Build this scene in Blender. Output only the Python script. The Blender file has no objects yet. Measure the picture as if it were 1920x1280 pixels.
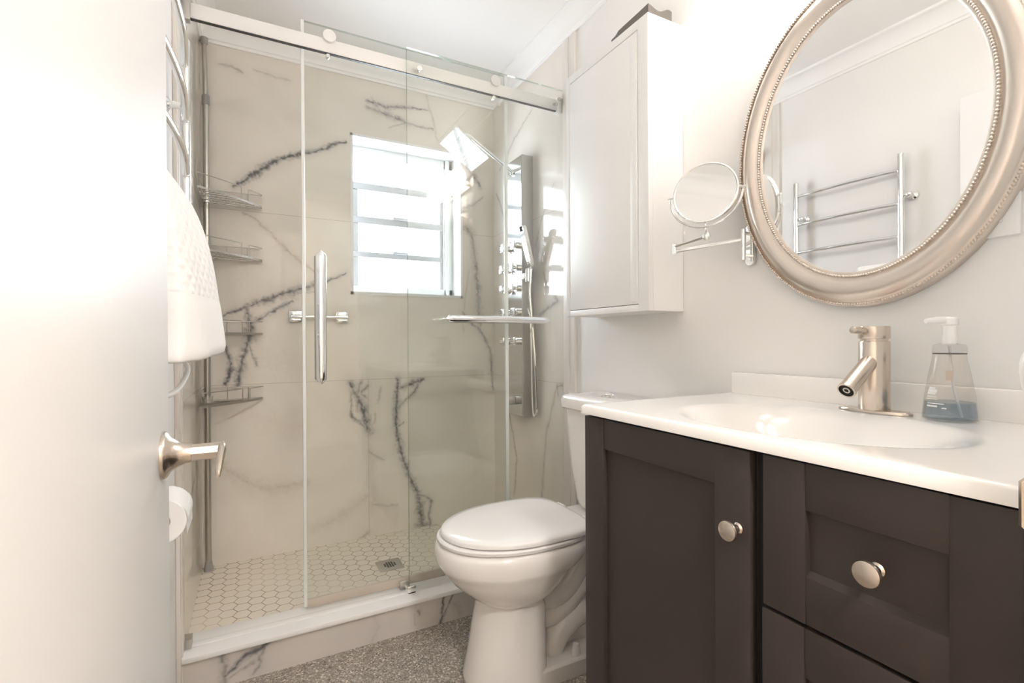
import bpy, bmesh, math, random
import numpy as np
from mathutils import Vector, Matrix

random.seed(4)
S = bpy.context.scene
COL = S.collection

# ------------------------------------------------------------------ camera
yaw, pitch, roll = map(math.radians, (27.8106, -0.164, -0.2786))
fw = Vector((math.sin(yaw)*math.cos(pitch), math.cos(yaw)*math.cos(pitch), math.sin(pitch)))
r0 = Vector((math.cos(yaw), -math.sin(yaw), 0)); u0 = r0.cross(fw)
rt = r0*math.cos(roll)+u0*math.sin(roll); up = u0*math.cos(roll)-r0*math.sin(roll)
cam = bpy.data.cameras.new('camera'); cam.sensor_width = 36; cam.lens = 919.9/1920*36
cam.clip_start = .01
camo = bpy.data.objects.new('camera', cam); COL.objects.link(camo)
M = Matrix((rt, up, -fw)).transposed().to_4x4(); M.translation = (0, 0, 1.05)
camo.matrix_world = M
S.camera = camo

# ------------------------------------------------------------------ world, light, exposure
W = bpy.data.worlds.new('sky'); S.world = W; W.use_nodes = True
bg = W.node_tree.nodes['Background']
bg.inputs[0].default_value = (.90, .95, 1.0, 1); bg.inputs[1].default_value = 4.5
S.view_settings.view_transform = 'Standard'; S.view_settings.look = 'None'
S.view_settings.gamma = 1; S.view_settings.use_curve_mapping = False
S.view_settings.exposure = 2.22
HALL = 34.0  # radiance of the added fill light in the hall
LAMP = 6.5            # radiance of the vanity light's glass shades
CY = S.cycles
CY.use_denoising = True
CY.max_bounces = 14; CY.diffuse_bounces = 8; CY.glossy_bounces = 8
CY.transmission_bounces = 12; CY.transparent_max_bounces = 24
CY.caustics_reflective = False; CY.caustics_refractive = False
CY.sample_clamp_indirect = 8

def portal(loc, rot, sx, sy):
    l = bpy.data.lights.new('portal', 'AREA'); l.shape = 'RECTANGLE'; l.size = sx; l.size_y = sy
    l.cycles.is_portal = True
    o = bpy.data.objects.new('portal', l); COL.objects.link(o); o.location = loc; o.rotation_euler = rot
portal((.715, 2.70, 1.67), (math.radians(-90), 0, 0), .6, .8)      # daylight through the shower window

# ------------------------------------------------------------------ materials
MATS = {}
def mat(name, color=(.8,.8,.8), rough=.5, metal=0., spec=.5, coat=0., trans=0., ior=1.45, emit=None, estr=0., sss=0.):
    m = bpy.data.materials.new(name); m.use_nodes = True
    b = m.node_tree.nodes['Principled BSDF']
    b.inputs['Base Color'].default_value = (*color, 1)
    b.inputs['Roughness'].default_value = rough
    b.inputs['Metallic'].default_value = metal
    b.inputs['Specular IOR Level'].default_value = spec
    b.inputs['Coat Weight'].default_value = coat; b.inputs['Coat Roughness'].default_value = .05
    b.inputs['Transmission Weight'].default_value = trans; b.inputs['IOR'].default_value = ior
    if emit:
        b.inputs['Emission Color'].default_value = (*emit, 1); b.inputs['Emission Strength'].default_value = estr
    MATS[name] = m
    return m
def nd(m, t, **kw):
    n = m.node_tree.nodes.new(t)
    for k, v in kw.items(): setattr(n, k, v)
    return n
def lk(m, a, b): m.node_tree.links.new(a, b)
def bsdf(m): return m.node_tree.nodes['Principled BSDF']

def add_bump(m, scale, strength, dist=.002, kind='noise', detail=3):
    tc = nd(m, 'ShaderNodeTexCoord')
    t = nd(m, 'ShaderNodeTexNoise' if kind == 'noise' else 'ShaderNodeTexVoronoi')
    t.inputs['Scale'].default_value = scale
    if kind == 'noise': t.inputs['Detail'].default_value = detail
    bp = nd(m, 'ShaderNodeBump'); bp.inputs['Strength'].default_value = strength; bp.inputs['Distance'].default_value = dist
    lk(m, tc.outputs['Object'], t.inputs['Vector'])
    lk(m, t.outputs[0], bp.inputs['Height']); lk(m, bp.outputs[0], bsdf(m).inputs['Normal'])
    return m

paint = add_bump(mat('white wall paint', (.88,.865,.85), .45, spec=.3), 220, .04)
ceil_m = mat('white ceiling paint', (.93,.925,.915), .6, spec=.2)
trim_m = mat('white trim paint', (.87,.86,.85), .3)
door_m = add_bump(mat('white satin door paint', (.86,.85,.845), .40, spec=.5), 14, .06, .004)
cab_m = mat('white cabinet lacquer', (.87,.86,.85), .42)
porc = mat('white glazed porcelain', (.85,.82,.79), .06, coat=.5)
plastic = mat('white seat plastic', (.85,.83,.815), .16)
counter_m = mat('cultured marble countertop', (.88,.86,.835), .12, coat=.3)
slab_m = mat('white solid sill slab', (.87,.86,.845), .18)
sash_m = mat('grey window aluminium', (.55,.57,.60), .4)
vinyl = mat('white window vinyl', (.85,.86,.86), .35)
rail_m = mat('white rail enamel', (.88,.865,.85), .3)
rail_shade = mat('rail underside shade', (.05,.045,.04), .4)
chrome = mat('polished chrome', (.88,.88,.87), .06, 1)
wire_m = mat('stainless wire', (.52,.50,.46), .28, 1)
steel = mat('brushed stainless steel', (.58,.56,.53), .38, 1)
steel_front = mat('polished stainless steel', (.62,.62,.61), .10, 1)
nickel = mat('brushed nickel', (.66,.585,.51), .24, 1)
champ = mat('champagne silver leaf', (.68,.61,.55), .30, 1)
mirror_m = mat('mirror silvering', (.93,.935,.93), .0, 1)
greyplas = mat('grey rubber', (.36,.34,.32), .5)
dark_hole = mat('dark hole', (.015,.012,.01), .7)
fabric = add_bump(mat('grey woven fabric', (.20,.185,.17), .9, spec=.1), 400, .5)
paper = add_bump(mat('white tissue paper', (.88,.87,.86), .95, spec=.05), 300, .2)
seal = mat('milky plastic seal', (.80,.82,.80), .25)
sweep = mat('clear vinyl sweep', (.55,.48,.41), .3)
cordm = mat('white cord', (.90,.88,.85), .4)
glow = mat('lit lamp glass', (1,.95,.88), .3, emit=(1,.93,.86), estr=LAMP)
black_m = mat('black gap', (.006,.005,.005), .6)

# espresso painted wood of the vanity
esp = mat('espresso painted wood', (.046,.036,.032), .42, spec=.4)
tc = nd(esp, 'ShaderNodeTexCoord'); mp = nd(esp, 'ShaderNodeMapping'); mp.inputs['Scale'].default_value = (60, 60, 3)
ns = nd(esp, 'ShaderNodeTexNoise'); ns.inputs['Scale'].default_value = 2; ns.inputs['Detail'].default_value = 5
bp = nd(esp, 'ShaderNodeBump'); bp.inputs['Strength'].default_value = .06; bp.inputs['Distance'].default_value = .002
lk(esp, tc.outputs['Object'], mp.inputs[0]); lk(esp, mp.outputs[0], ns.inputs['Vector']); lk(esp, ns.outputs[0], bp.inputs['Height'])
lk(esp, bp.outputs[0], bsdf(esp).inputs['Normal'])

# thin architectural glass: Fresnel mix of clear and mirror
def glass(name, tint=(.974,.983,.974), ior=1.5):
    m = bpy.data.materials.new(name); m.use_nodes = True; nt = m.node_tree; nt.nodes.clear()
    out = nd(m, 'ShaderNodeOutputMaterial'); mix = nd(m, 'ShaderNodeMixShader')
    tr = nd(m, 'ShaderNodeBsdfTransparent'); gl = nd(m, 'ShaderNodeBsdfGlossy'); fr = nd(m, 'ShaderNodeFresnel')
    tr.inputs[0].default_value = (*tint, 1); gl.inputs['Roughness'].default_value = .0; fr.inputs[0].default_value = ior
    ge = nd(m, 'ShaderNodeNewGeometry'); io = nd(m, 'ShaderNodeMapRange'); io.inputs[3].default_value = ior; io.inputs[4].default_value = 1/ior
    lk(m, ge.outputs['Backfacing'], io.inputs[0]); lk(m, io.outputs[0], fr.inputs[0])   # same reflectance on both faces of the thin pane
    lk(m, fr.outputs[0], mix.inputs[0]); lk(m, tr.outputs[0], mix.inputs[1]); lk(m, gl.outputs[0], mix.inputs[2])
    lk(m, mix.outputs[0], out.inputs[0]); return m
shower_glass = glass('clear shower glass')
pane_glass = glass('window pane glass', (.97,.985,1.0))
soap_glass = glass('clear bottle plastic', (.965,.95,.93))
soap_liq = glass('blue liquid soap', (.72,.80,.87))
clear_pl = glass('frosted clear cap', (.93,.93,.93))
edge_glass = glass('ground glass edge', (.86,.90,.87), 1.5)

# polished marble-look tile: veins come from a per-vertex attribute, clouds and joints from nodes
def tile_material(name, base1, base2, rough=.045, joints_z=(), joint_x=None, bump=True):
    m = mat(name, base1, rough, spec=.5)
    b = bsdf(m); tc = nd(m, 'ShaderNodeTexCoord'); n1 = nd(m, 'ShaderNodeTexNoise')
    n1.inputs['Scale'].default_value = 2.3; n1.inputs['Detail'].default_value = 4; n1.inputs['Distortion'].default_value = 1.2
    cr = nd(m, 'ShaderNodeValToRGB'); cr.color_ramp.elements[0].position = .35; cr.color_ramp.elements[1].position = .7
    cr.color_ramp.elements[0].color = (*base2, 1); cr.color_ramp.elements[1].color = (*base1, 1)
    lk(m, tc.outputs['Object'], n1.inputs['Vector']); lk(m, n1.outputs[0], cr.inputs[0])
    at = nd(m, 'ShaderNodeAttribute'); at.attribute_name = 'vein'
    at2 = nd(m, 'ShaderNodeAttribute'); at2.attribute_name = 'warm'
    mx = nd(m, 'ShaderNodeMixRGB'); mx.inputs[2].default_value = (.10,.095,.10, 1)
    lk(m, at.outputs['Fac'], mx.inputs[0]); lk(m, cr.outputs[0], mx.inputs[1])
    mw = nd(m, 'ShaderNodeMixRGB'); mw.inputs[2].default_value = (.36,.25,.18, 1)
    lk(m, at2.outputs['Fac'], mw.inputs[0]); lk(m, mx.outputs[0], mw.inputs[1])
    last = mw.outputs[0]
    sx = nd(m, 'ShaderNodeSeparateXYZ'); lk(m, tc.outputs['Object'], sx.inputs[0])
    def math_(op, a, bv):
        n = nd(m, 'ShaderNodeMath', operation=op)
        for i, v in enumerate((a, bv)):
            if isinstance(v, (int, float)): n.inputs[i].default_value = v
            elif v is not None: lk(m, v, n.inputs[i])
        return n.outputs[0]
    j = None
    for z in joints_z:
        e = math_('LESS_THAN', math_('ABSOLUTE', math_('SUBTRACT', sx.outputs['Z'], z), None), .0011)
        j = e if j is None else math_('MAXIMUM', j, e)
    if joint_x is not None:
        ax, v, zlo, zhi = joint_x
        e = math_('LESS_THAN', math_('ABSOLUTE', math_('SUBTRACT', sx.outputs[ax], v), None), .0011)
        k = math_('MULTIPLY', math_('GREATER_THAN', sx.outputs['Z'], zlo), math_('LESS_THAN', sx.outputs['Z'], zhi))
        e = math_('MULTIPLY', e, k); j = e if j is None else math_('MAXIMUM', j, e)
    if j is not None:
        mj = nd(m, 'ShaderNodeMixRGB'); mj.inputs[2].default_value = (.44,.39,.33, 1)
        lk(m, math_('MULTIPLY', j, .7), mj.inputs[0]); lk(m, last, mj.inputs[1]); last = mj.outputs[0]
    lk(m, last, b.inputs['Base Color'])
    return m
B1, B2 = (.84,.79,.73), (.77,.715,.65)
tile_back = tile_material('veined marble tile back', B1, B2, joints_z=(.859, 1.629), joint_x=('X', .503, .0, .859))
tile_side = tile_material('veined marble tile side', B1, B2, joints_z=(.859, 1.629))
tile_curb = tile_material('veined marble curb face', (.70,.655,.61), (.62,.58,.55), rough=.12, joint_x=('X', -.085, .0, .2))

# hexagon mosaic
hexm = mat('hexagon mosaic', (.78,.72,.63), .25)
def build_hex(m):
    tc = nd(m, 'ShaderNodeTexCoord'); R = .0305
    def V(op, *a):
        n = nd(m, 'ShaderNodeVectorMath', operation=op)
        for i, v in enumerate(a):
            if isinstance(v, tuple): n.inputs[i].default_value = v
            else: lk(m, v, n.inputs[i])
        return n
    def F(op, *a):
        n = nd(m, 'ShaderNodeMath', operation=op)
        for i, v in enumerate(a):
            if isinstance(v, (int, float)): n.inputs[i].default_value = v
            else: lk(m, v, n.inputs[i])
        return n.outputs[0]
    px, py = 3*R, math.sqrt(3)*R
    p = V('MULTIPLY', tc.outputs['Object'], (1, 1, 0)).outputs[0]
    p = V('ADD', p, (10.013, 10.0, 0)).outputs[0]
    h = (px/2, py/2, 0)
    def cell(q):
        w = V('MODULO', q, (px, py, 1)).outputs[0]
        return V('SUBTRACT', w, h).outputs[0]
    a = cell(p); b = cell(V('ADD', p, h).outputs[0])
    la = V('LENGTH', a).outputs['Value']; lb = V('LENGTH', b).outputs['Value']
    t = F('LESS_THAN', la, lb)
    mix = nd(m, 'ShaderNodeMix', data_type='VECTOR'); lk(m, t, mix.inputs[0]); lk(m, b, mix.inputs[4]); lk(m, a, mix.inputs[5])
    ab = V('ABSOLUTE', mix.outputs[1]).outputs[0]
    sx = nd(m, 'ShaderNodeSeparateXYZ'); lk(m, ab, sx.inputs[0])
    d2 = F('ADD', F('MULTIPLY', sx.outputs[0], math.cos(math.radians(30))), F('MULTIPLY', sx.outputs[1], .5))
    d = F('MAXIMUM', sx.outputs[1], d2)               # distance to the hexagon edge, max = apothem
    ap = math.sqrt(3)/2*R
    g = nd(m, 'ShaderNodeMapRange'); lk(m, d, g.inputs[0]); g.inputs[1].default_value = ap-.0018; g.inputs[2].default_value = ap-.0009
    no = nd(m, 'ShaderNodeTexNoise'); no.inputs['Scale'].default_value = 3.5; lk(m, tc.outputs['Object'], no.inputs['Vector'])
    gr = nd(m, 'ShaderNodeValToRGB'); lk(m, no.outputs[0], gr.inputs[0])
    gr.color_ramp.elements[0].position = .38; gr.color_ramp.elements[1].position = .62
    gr.color_ramp.elements[0].color = (.30,.22,.15,1); gr.color_ramp.elements[1].color = (.62,.53,.42,1)
    mc = nd(m, 'ShaderNodeMixRGB'); mc.inputs[1].default_value = (.80,.74,.65,1); lk(m, gr.outputs[0], mc.inputs[2]); lk(m, g.outputs[0], mc.inputs[0])
    lk(m, mc.outputs[0], bsdf(m).inputs['Base Color'])
    bp = nd(m, 'ShaderNodeBump'); bp.invert = True; bp.inputs['Strength'].default_value = .4; bp.inputs['Distance'].default_value = .001
    lk(m, g.outputs[0], bp.inputs['Height']); lk(m, bp.outputs[0], bsdf(m).inputs['Normal'])
build_hex(hexm)

# speckled terrazzo floor
terr = mat('speckled terrazzo', (.4,.36,.32), .35)
tc = nd(terr, 'ShaderNodeTexCoord'); vo = nd(terr, 'ShaderNodeTexVoronoi'); vo.inputs['Scale'].default_value = 250
lk(terr, tc.outputs['Object'], vo.inputs['Vector'])
sp = nd(terr, 'ShaderNodeSeparateColor'); lk(terr, vo.outputs['Color'], sp.inputs[0])
cr = nd(terr, 'ShaderNodeValToRGB'); lk(terr, sp.outputs[0], cr.inputs[0]); cr.color_ramp.interpolation = 'CONSTANT'
e = cr.color_ramp.elements
e[0].position = 0; e[0].color = (.16,.14,.12,1); e[1].position = .12; e[1].color = (.25,.22,.19,1)
for p_, c_ in ((.35,(.34,.30,.255)), (.6,(.40,.35,.30)), (.78,(.52,.46,.40)), (.92,(.75,.69,.62))):
    q = e.new(p_); q.color = (*c_, 1)
lk(terr, cr.outputs[0], bsdf(terr).inputs['Base Color'])

# white terry towel: diamond waffle above, plain band below
terry = mat('white terry cotton', (.88,.865,.855), .95, spec=.05)
tc = nd(terry, 'ShaderNodeTexCoord'); mp = nd(terry, 'ShaderNodeMapping'); mp.inputs['Rotation'].default_value = (math.radians(45),0,0)
ck = nd(terry, 'ShaderNodeTexWave', wave_type='BANDS', bands_direction='Y'); ck.inputs['Scale'].default_value = 15
ck2 = nd(terry, 'ShaderNodeTexWave', wave_type='BANDS', bands_direction='Z'); ck2.inputs['Scale'].default_value = 15
ad = nd(terry, 'ShaderNodeMath', operation='MULTIPLY'); bp = nd(terry, 'ShaderNodeBump'); bp.inputs['Strength'].default_value = .4; bp.inputs['Distance'].default_value = .005
sx = nd(terry, 'ShaderNodeSeparateXYZ'); gt = nd(terry, 'ShaderNodeMath', operation='GREATER_THAN'); gt.inputs[1].default_value = 1.135
ml = nd(terry, 'ShaderNodeMath', operation='MULTIPLY')
lk(terry, tc.outputs['Object'], mp.inputs[0]); lk(terry, mp.outputs[0], ck.inputs['Vector']); lk(terry, mp.outputs[0], ck2.inputs['Vector'])
lk(terry, ck.outputs['Fac'], ad.inputs[0]); lk(terry, ck2.outputs['Fac'], ad.inputs[1])
lk(terry, tc.outputs['Object'], sx.inputs[0]); lk(terry, sx.outputs['Z'], gt.inputs[0])
lk(terry, ad.outputs[0], ml.inputs[0]); lk(terry, gt.outputs[0], ml.inputs[1]); lk(terry, ml.outputs[0], bp.inputs['Height'])
lk(terry, bp.outputs[0], bsdf(terry).inputs['Normal'])

# ------------------------------------------------------------------ mesh helpers
class B:
    """collects shapes in one bmesh, then links them as one mesh object (world coordinates)"""
    def __init__(s): s.bm = bmesh.new()
    def face(s, vs, flip=False):
        try: s.bm.faces.new(list(reversed(vs)) if flip else vs)
        except ValueError: pass
    def box(s, x0, x1, y0, y1, z0, z1, bevel=0, seg=2):
        r = bmesh.ops.create_cube(s.bm, size=1)
        vs = r['verts']
        for v in vs: v.co = Vector(((x0+x1)/2+v.co.x*(x1-x0), (y0+y1)/2+v.co.y*(y1-y0), (z0+z1)/2+v.co.z*(z1-z0)))
        if bevel:
            es = list({e for v in vs for e in v.link_edges})
            bmesh.ops.bevel(s.bm, geom=es, offset=bevel, segments=seg, affect='EDGES', profile=.5)
        return s
    def rings(s, rings, closed=True, cap=True, loop=False):
        """loft between rings of equal count"""
        R = [[s.bm.verts.new(p) for p in r] for r in rings]
        n = len(R[0]); m = len(R)
        for i in range(m if loop else m-1):
            a, b = R[i], R[(i+1) % m]
            for k in range(n if closed else n-1):
                k2 = (k+1) % n
                s.face([a[k], a[k2], b[k2], b[k]])
        if cap and not loop and closed:
            s.face(R[0], True); s.face(R[-1])
        return s
    def cyl(s, p0, p1, r0, r1=None, n=24, cap=True):
        r1 = r0 if r1 is None else r1
        p0, p1 = Vector(p0), Vector(p1); d = (p1-p0).normalized()
        a = d.orthogonal().normalized(); b = d.cross(a)
        ring = lambda c, r: [c+a*math.cos(t)*r+b*math.sin(t)*r for t in (2*math.pi*k/n for k in range(n))]
        return s.rings([ring(p0, r0), ring(p1, r1)], cap=cap)
    def lathe(s, prof, c, axis=(0,0,1), n=40, cap=True):
        """prof: list of (radius, height along axis)"""
        c = Vector(c); d = Vector(axis).normalized(); a = d.orthogonal().normalized(); b = d.cross(a)
        return s.rings([[c+d*h+(a*math.cos(2*math.pi*k/n)+b*math.sin(2*math.pi*k/n))*max(r, 1e-5) for k in range(n)] for r, h in prof], cap=cap)
    def tube(s, pts, r, n=10, closed=False):
        pts = [Vector(p) for p in pts]; m = len(pts)
        rad = (lambda i: r[i]) if isinstance(r, (list, tuple)) else (lambda i: r)
        tg = []
        for i in range(m):
            a = pts[(i-1) % m] if (closed or i > 0) else pts[i]; b = pts[(i+1) % m] if (closed or i < m-1) else pts[i]
            tg.append((b-a).normalized())
        nrm = tg[0].orthogonal().normalized(); rings = []
        for i in range(m):
            nrm = (nrm-tg[i]*nrm.dot(tg[i])).normalized(); bi = tg[i].cross(nrm)
            rings.append([pts[i]+(nrm*math.cos(2*math.pi*k/n)+bi*math.sin(2*math.pi*k/n))*rad(i) for k in range(n)])
        return s.rings(rings, loop=closed)
    def ball(s, c, r, n=16, sc=(1,1,1)):
        q = bmesh.ops.create_uvsphere(s.bm, u_segments=n, v_segments=max(6, n//2), radius=1)
        for v in q['verts']: v.co = Vector((c[0]+v.co.x*r*sc[0], c[1]+v.co.y*r*sc[1], c[2]+v.co.z*r*sc[2]))
        return s
    def prism(s, poly, axis, lo, hi):
        """poly in the plane of the two other axes (cyclic order), extruded along axis"""
        def P(a, b, h): return {'x': (h, a, b), 'y': (a, h, b), 'z': (a, b, h)}[axis]
        return s.rings([[P(a, b, lo) for a, b in poly], [P(a, b, hi) for a, b in poly]])
    def obj(s, name, m, parent=None, smooth=True, angle=35, sub=0, label=None):
        bmesh.ops.recalc_face_normals(s.bm, faces=s.bm.faces)
        me = bpy.data.meshes.new(name); s.bm.to_mesh(me); s.bm.free()
        if smooth:
            me.shade_smooth()
            if angle < 180: me.set_sharp_from_angle(angle=math.radians(angle))
        me.materials.append(m)
        o = bpy.data.objects.new(name, me); COL.objects.link(o)
        if parent is not None:
            o.parent = parent
            root = parent
            while root.parent: root = root.parent
            if parent is root: o.location = -root.location
        if sub:
            md = o.modifiers.new('subdivision', 'SUBSURF'); md.levels = sub; md.render_levels = sub
        if label: o['label'] = label
        return o
def rect(x0, x1, z0, z1): return [(x0,z0),(x1,z0),(x1,z1),(x0,z1)]
def spline(pts, n=8):
    """Catmull-Rom through the points"""
    P = [Vector(p) for p in pts]; P = [2*P[0]-P[1]]+P+[2*P[-1]-P[-2]]; out = []
    for i in range(1, len(P)-2):
        a, b, c, d = P[i-1:i+3]
        for k in range(n):
            t = k/n
            out.append(.5*((2*b)+(c-a)*t+(2*a-5*b+4*c-d)*t*t+(3*b-a-3*c+d)*t**3))
    out.append(P[-2]); return out
def thing(name, label, cat, loc, group=None):
    o = bpy.data.objects.new(name, None); COL.objects.link(o); o.location = loc; o.empty_display_size = .05
    o['label'] = label; o['category'] = cat
    if group: o['group'] = group
    return o
def tag(o, label, cat, group=None):
    o['label'] = label; o['category'] = cat
    if group: o['group'] = group
    return o
def struct(o, label=None):
    o['kind'] = 'structure'
    if label: o['label'] = label
    return o

# ------------------------------------------------------------------ veined tile sheets
def vnoise(x, y, seed, f):
    rng = np.random.RandomState(seed); T = rng.rand(64, 64)
    x = x*f+100; y = y*f+100
    xi = np.floor(x).astype(int); yi = np.floor(y).astype(int); fx = x-xi; fy = y-yi
    fx = fx*fx*(3-2*fx); fy = fy*fy*(3-2*fy)
    g = lambda a, b: T[a % 64, b % 64]
    return (g(xi,yi)*(1-fx)+g(xi+1,yi)*fx)*(1-fy)+(g(xi,yi+1)*(1-fx)+g(xi+1,yi+1)*fx)*fy
def vein_field(U, V, veins):
    f = np.zeros_like(U)
    wu = U+.008*(vnoise(U,V,1,30)-.5)+.006*(vnoise(U,V,2,90)-.5)+.002*(vnoise(U,V,12,190)-.5); wv = V+.008*(vnoise(U,V,3,30)-.5)+.006*(vnoise(U,V,4,90)-.5)+.002*(vnoise(U,V,14,190)-.5)
    brk = .25+.95*vnoise(U+.3*V,V,5,120)*(.35+vnoise(U,V,6,35)); wmod = .45+.8*vnoise(U,V,7,38)*(.6+.6*vnoise(U,V,8,70))
    for pts, dark in veins:
        for (a, b, w0), (c, d, w1) in zip(pts[:-1], pts[1:]):
            w = max(w0, w1)
            mk = (wu > min(a,c)-6*w-.02) & (wu < max(a,c)+6*w+.02) & (wv > min(b,d)-6*w-.02) & (wv < max(b,d)+6*w+.02)
            if not mk.any(): continue
            x = wu[mk]; y = wv[mk]; L2 = (c-a)**2+(d-b)**2+1e-9
            t = np.clip(((x-a)*(c-a)+(y-b)*(d-b))/L2, 0, 1)
            dist = np.hypot(x-a-t*(c-a), y-b-t*(d-b)); ww = w0+(w1-w0)*t
            we = ww*wmod[mk]
            v = .38*dark*np.exp(-(dist/(.30*we+.0010))**2)+np.clip(1.3-dist/(1.35*we+.001), 0, 1)*brk[mk]*dark*.85+.24*dark*np.exp(-(dist/(2.0*ww+.008))**2)
            f[mk] = np.maximum(f[mk], v)
    return np.clip(f, 0, .92)
def sheet(name, m, P, u0, u1, v0, v1, step, veins, warm=(), hole=None, parent=None):
    """grid in (u,v), P maps arrays (u,v) to xyz"""
    us = np.linspace(u0, u1, int((u1-u0)/step)+2); vs = np.linspace(v0, v1, int((v1-v0)/step)+2)
    if hole:
        for arr, lo, hi in ((us, hole[0], hole[1]), (vs, hole[2], hole[3])):
            for val in (lo, hi): arr[np.argmin(abs(arr-val))] = val
    U, V = np.meshgrid(us, vs); nu, nv = len(us), len(vs)
    co = np.stack(P(U.ravel(), V.ravel()), 1).astype(np.float32)
    i, j = np.meshgrid(np.arange(nu-1), np.arange(nv-1)); i = i.ravel(); j = j.ravel()
    if hole:
        cu = (us[i]+us[i+1])/2; cv = (vs[j]+vs[j+1])/2
        k = ~((cu > hole[0]) & (cu < hole[1]) & (cv > hole[2]) & (cv < hole[3])); i, j = i[k], j[k]
    a = j*nu+i; F = np.stack([a, a+1, a+1+nu, a+nu], 1).astype(np.int32)
    me = bpy.data.meshes.new(name); me.vertices.add(len(co)); me.vertices.foreach_set('co', co.ravel())
    me.loops.add(F.size); me.loops.foreach_set('vertex_index', F.ravel())
    me.polygons.add(len(F)); me.polygons.foreach_set('loop_start', np.arange(0, F.size, 4, dtype=np.int32))
    me.update(calc_edges=True)
    for nm, vv in (('vein', veins), ('warm', warm)):
        at = me.attributes.new(nm, 'FLOAT', 'POINT')
        at.data.foreach_set('value', vein_field(U.ravel(), V.ravel(), vv).astype(np.float32) if vv else np.zeros(len(co), np.float32))
    me.materials.append(m)
    o = bpy.data.objects.new(name, me); COL.objects.link(o)
    if parent: o.parent = parent
    return o

# ------------------------------------------------------------------ room shell
XL, XR, YB, YF, ZC = -.20, 1.20, 2.48, .185, 2.42
YT = 1.72                                    # where the shower tile starts
struct(B().box(-1.0, 1.6, -1.6, YT+.03, -.06, 0).obj('floor', terr))
struct(B().box(-1.0, 1.6, -1.6, YB+.2, ZC, ZC+.08).obj('ceiling', ceil_m))
wl = struct(B().box(XL-.1, XL, YF-.12, YB+.16, 0, ZC).obj('wall_left', paint))
wr = struct(B().box(XR, XR+.1, YF-.12, YB+.16, 0, ZC).obj('wall_right', paint))
# back wall with the window hole
HX0, HX1, HZ0, HZ1 = .422, 1.007, 1.277, 2.063
b = B(); y0, y1 = YB+.004, YB+.16
b.box(XL-.1, HX0, y0, y1, 0, ZC).box(HX1, XR+.1, y0, y1, 0, ZC).box(HX0, HX1, y0, y1, 0, HZ0).box(HX0, HX1, y0, y1, HZ1, ZC)
wb = struct(b.obj('wall_back', trim_m))
# front wall beside the doorway (the camera stands in the open doorway)
b = B(); b.box(.655, XR+.1, .065, YF, 0, ZC).box(XL-.1, -.155, .065, YF, 0, ZC).box(-.155, .655, .065, YF, 2.05, ZC)
wf = struct(b.obj('wall_front', paint))
# unseen hall walls added behind the camera to dim and bounce frontal light
b = B(); b.box(-1.0, 1.6, -1.6, -1.5, 0, ZC).box(-1.0, -.9, -1.5, .065, 0, ZC).box(1.5, 1.6, -1.5, .065, 0, ZC).box(-.9, XL-.1, .065, .15, 0, ZC).box(XR+.1, 1.5, .065, .15, 0, ZC)
struct(b.obj('wall_hall_added', mat('beige hall paint', (.86,.81,.75), .5)))
hl = thing('hall_fill_light', 'round white fill light added in the unseen hall behind the doorway', 'light', (.3,-.8,ZC))  # added lamp, out of view, brightens the front of the room
B().lathe([(.16,0),(.16,-.02),(.15,-.03)], (.3,-.8,ZC-.0005), n=40).obj('base', nickel, hl)
B().lathe([(.148,-.03),(.14,-.055),(.10,-.075),(.001,-.085)], (.3,-.8,ZC), n=40).obj('diffuser', mat('hall fill diffuser', (1,1,1), .4, emit=(1,.965,.93), estr=HALL), hl)

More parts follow.
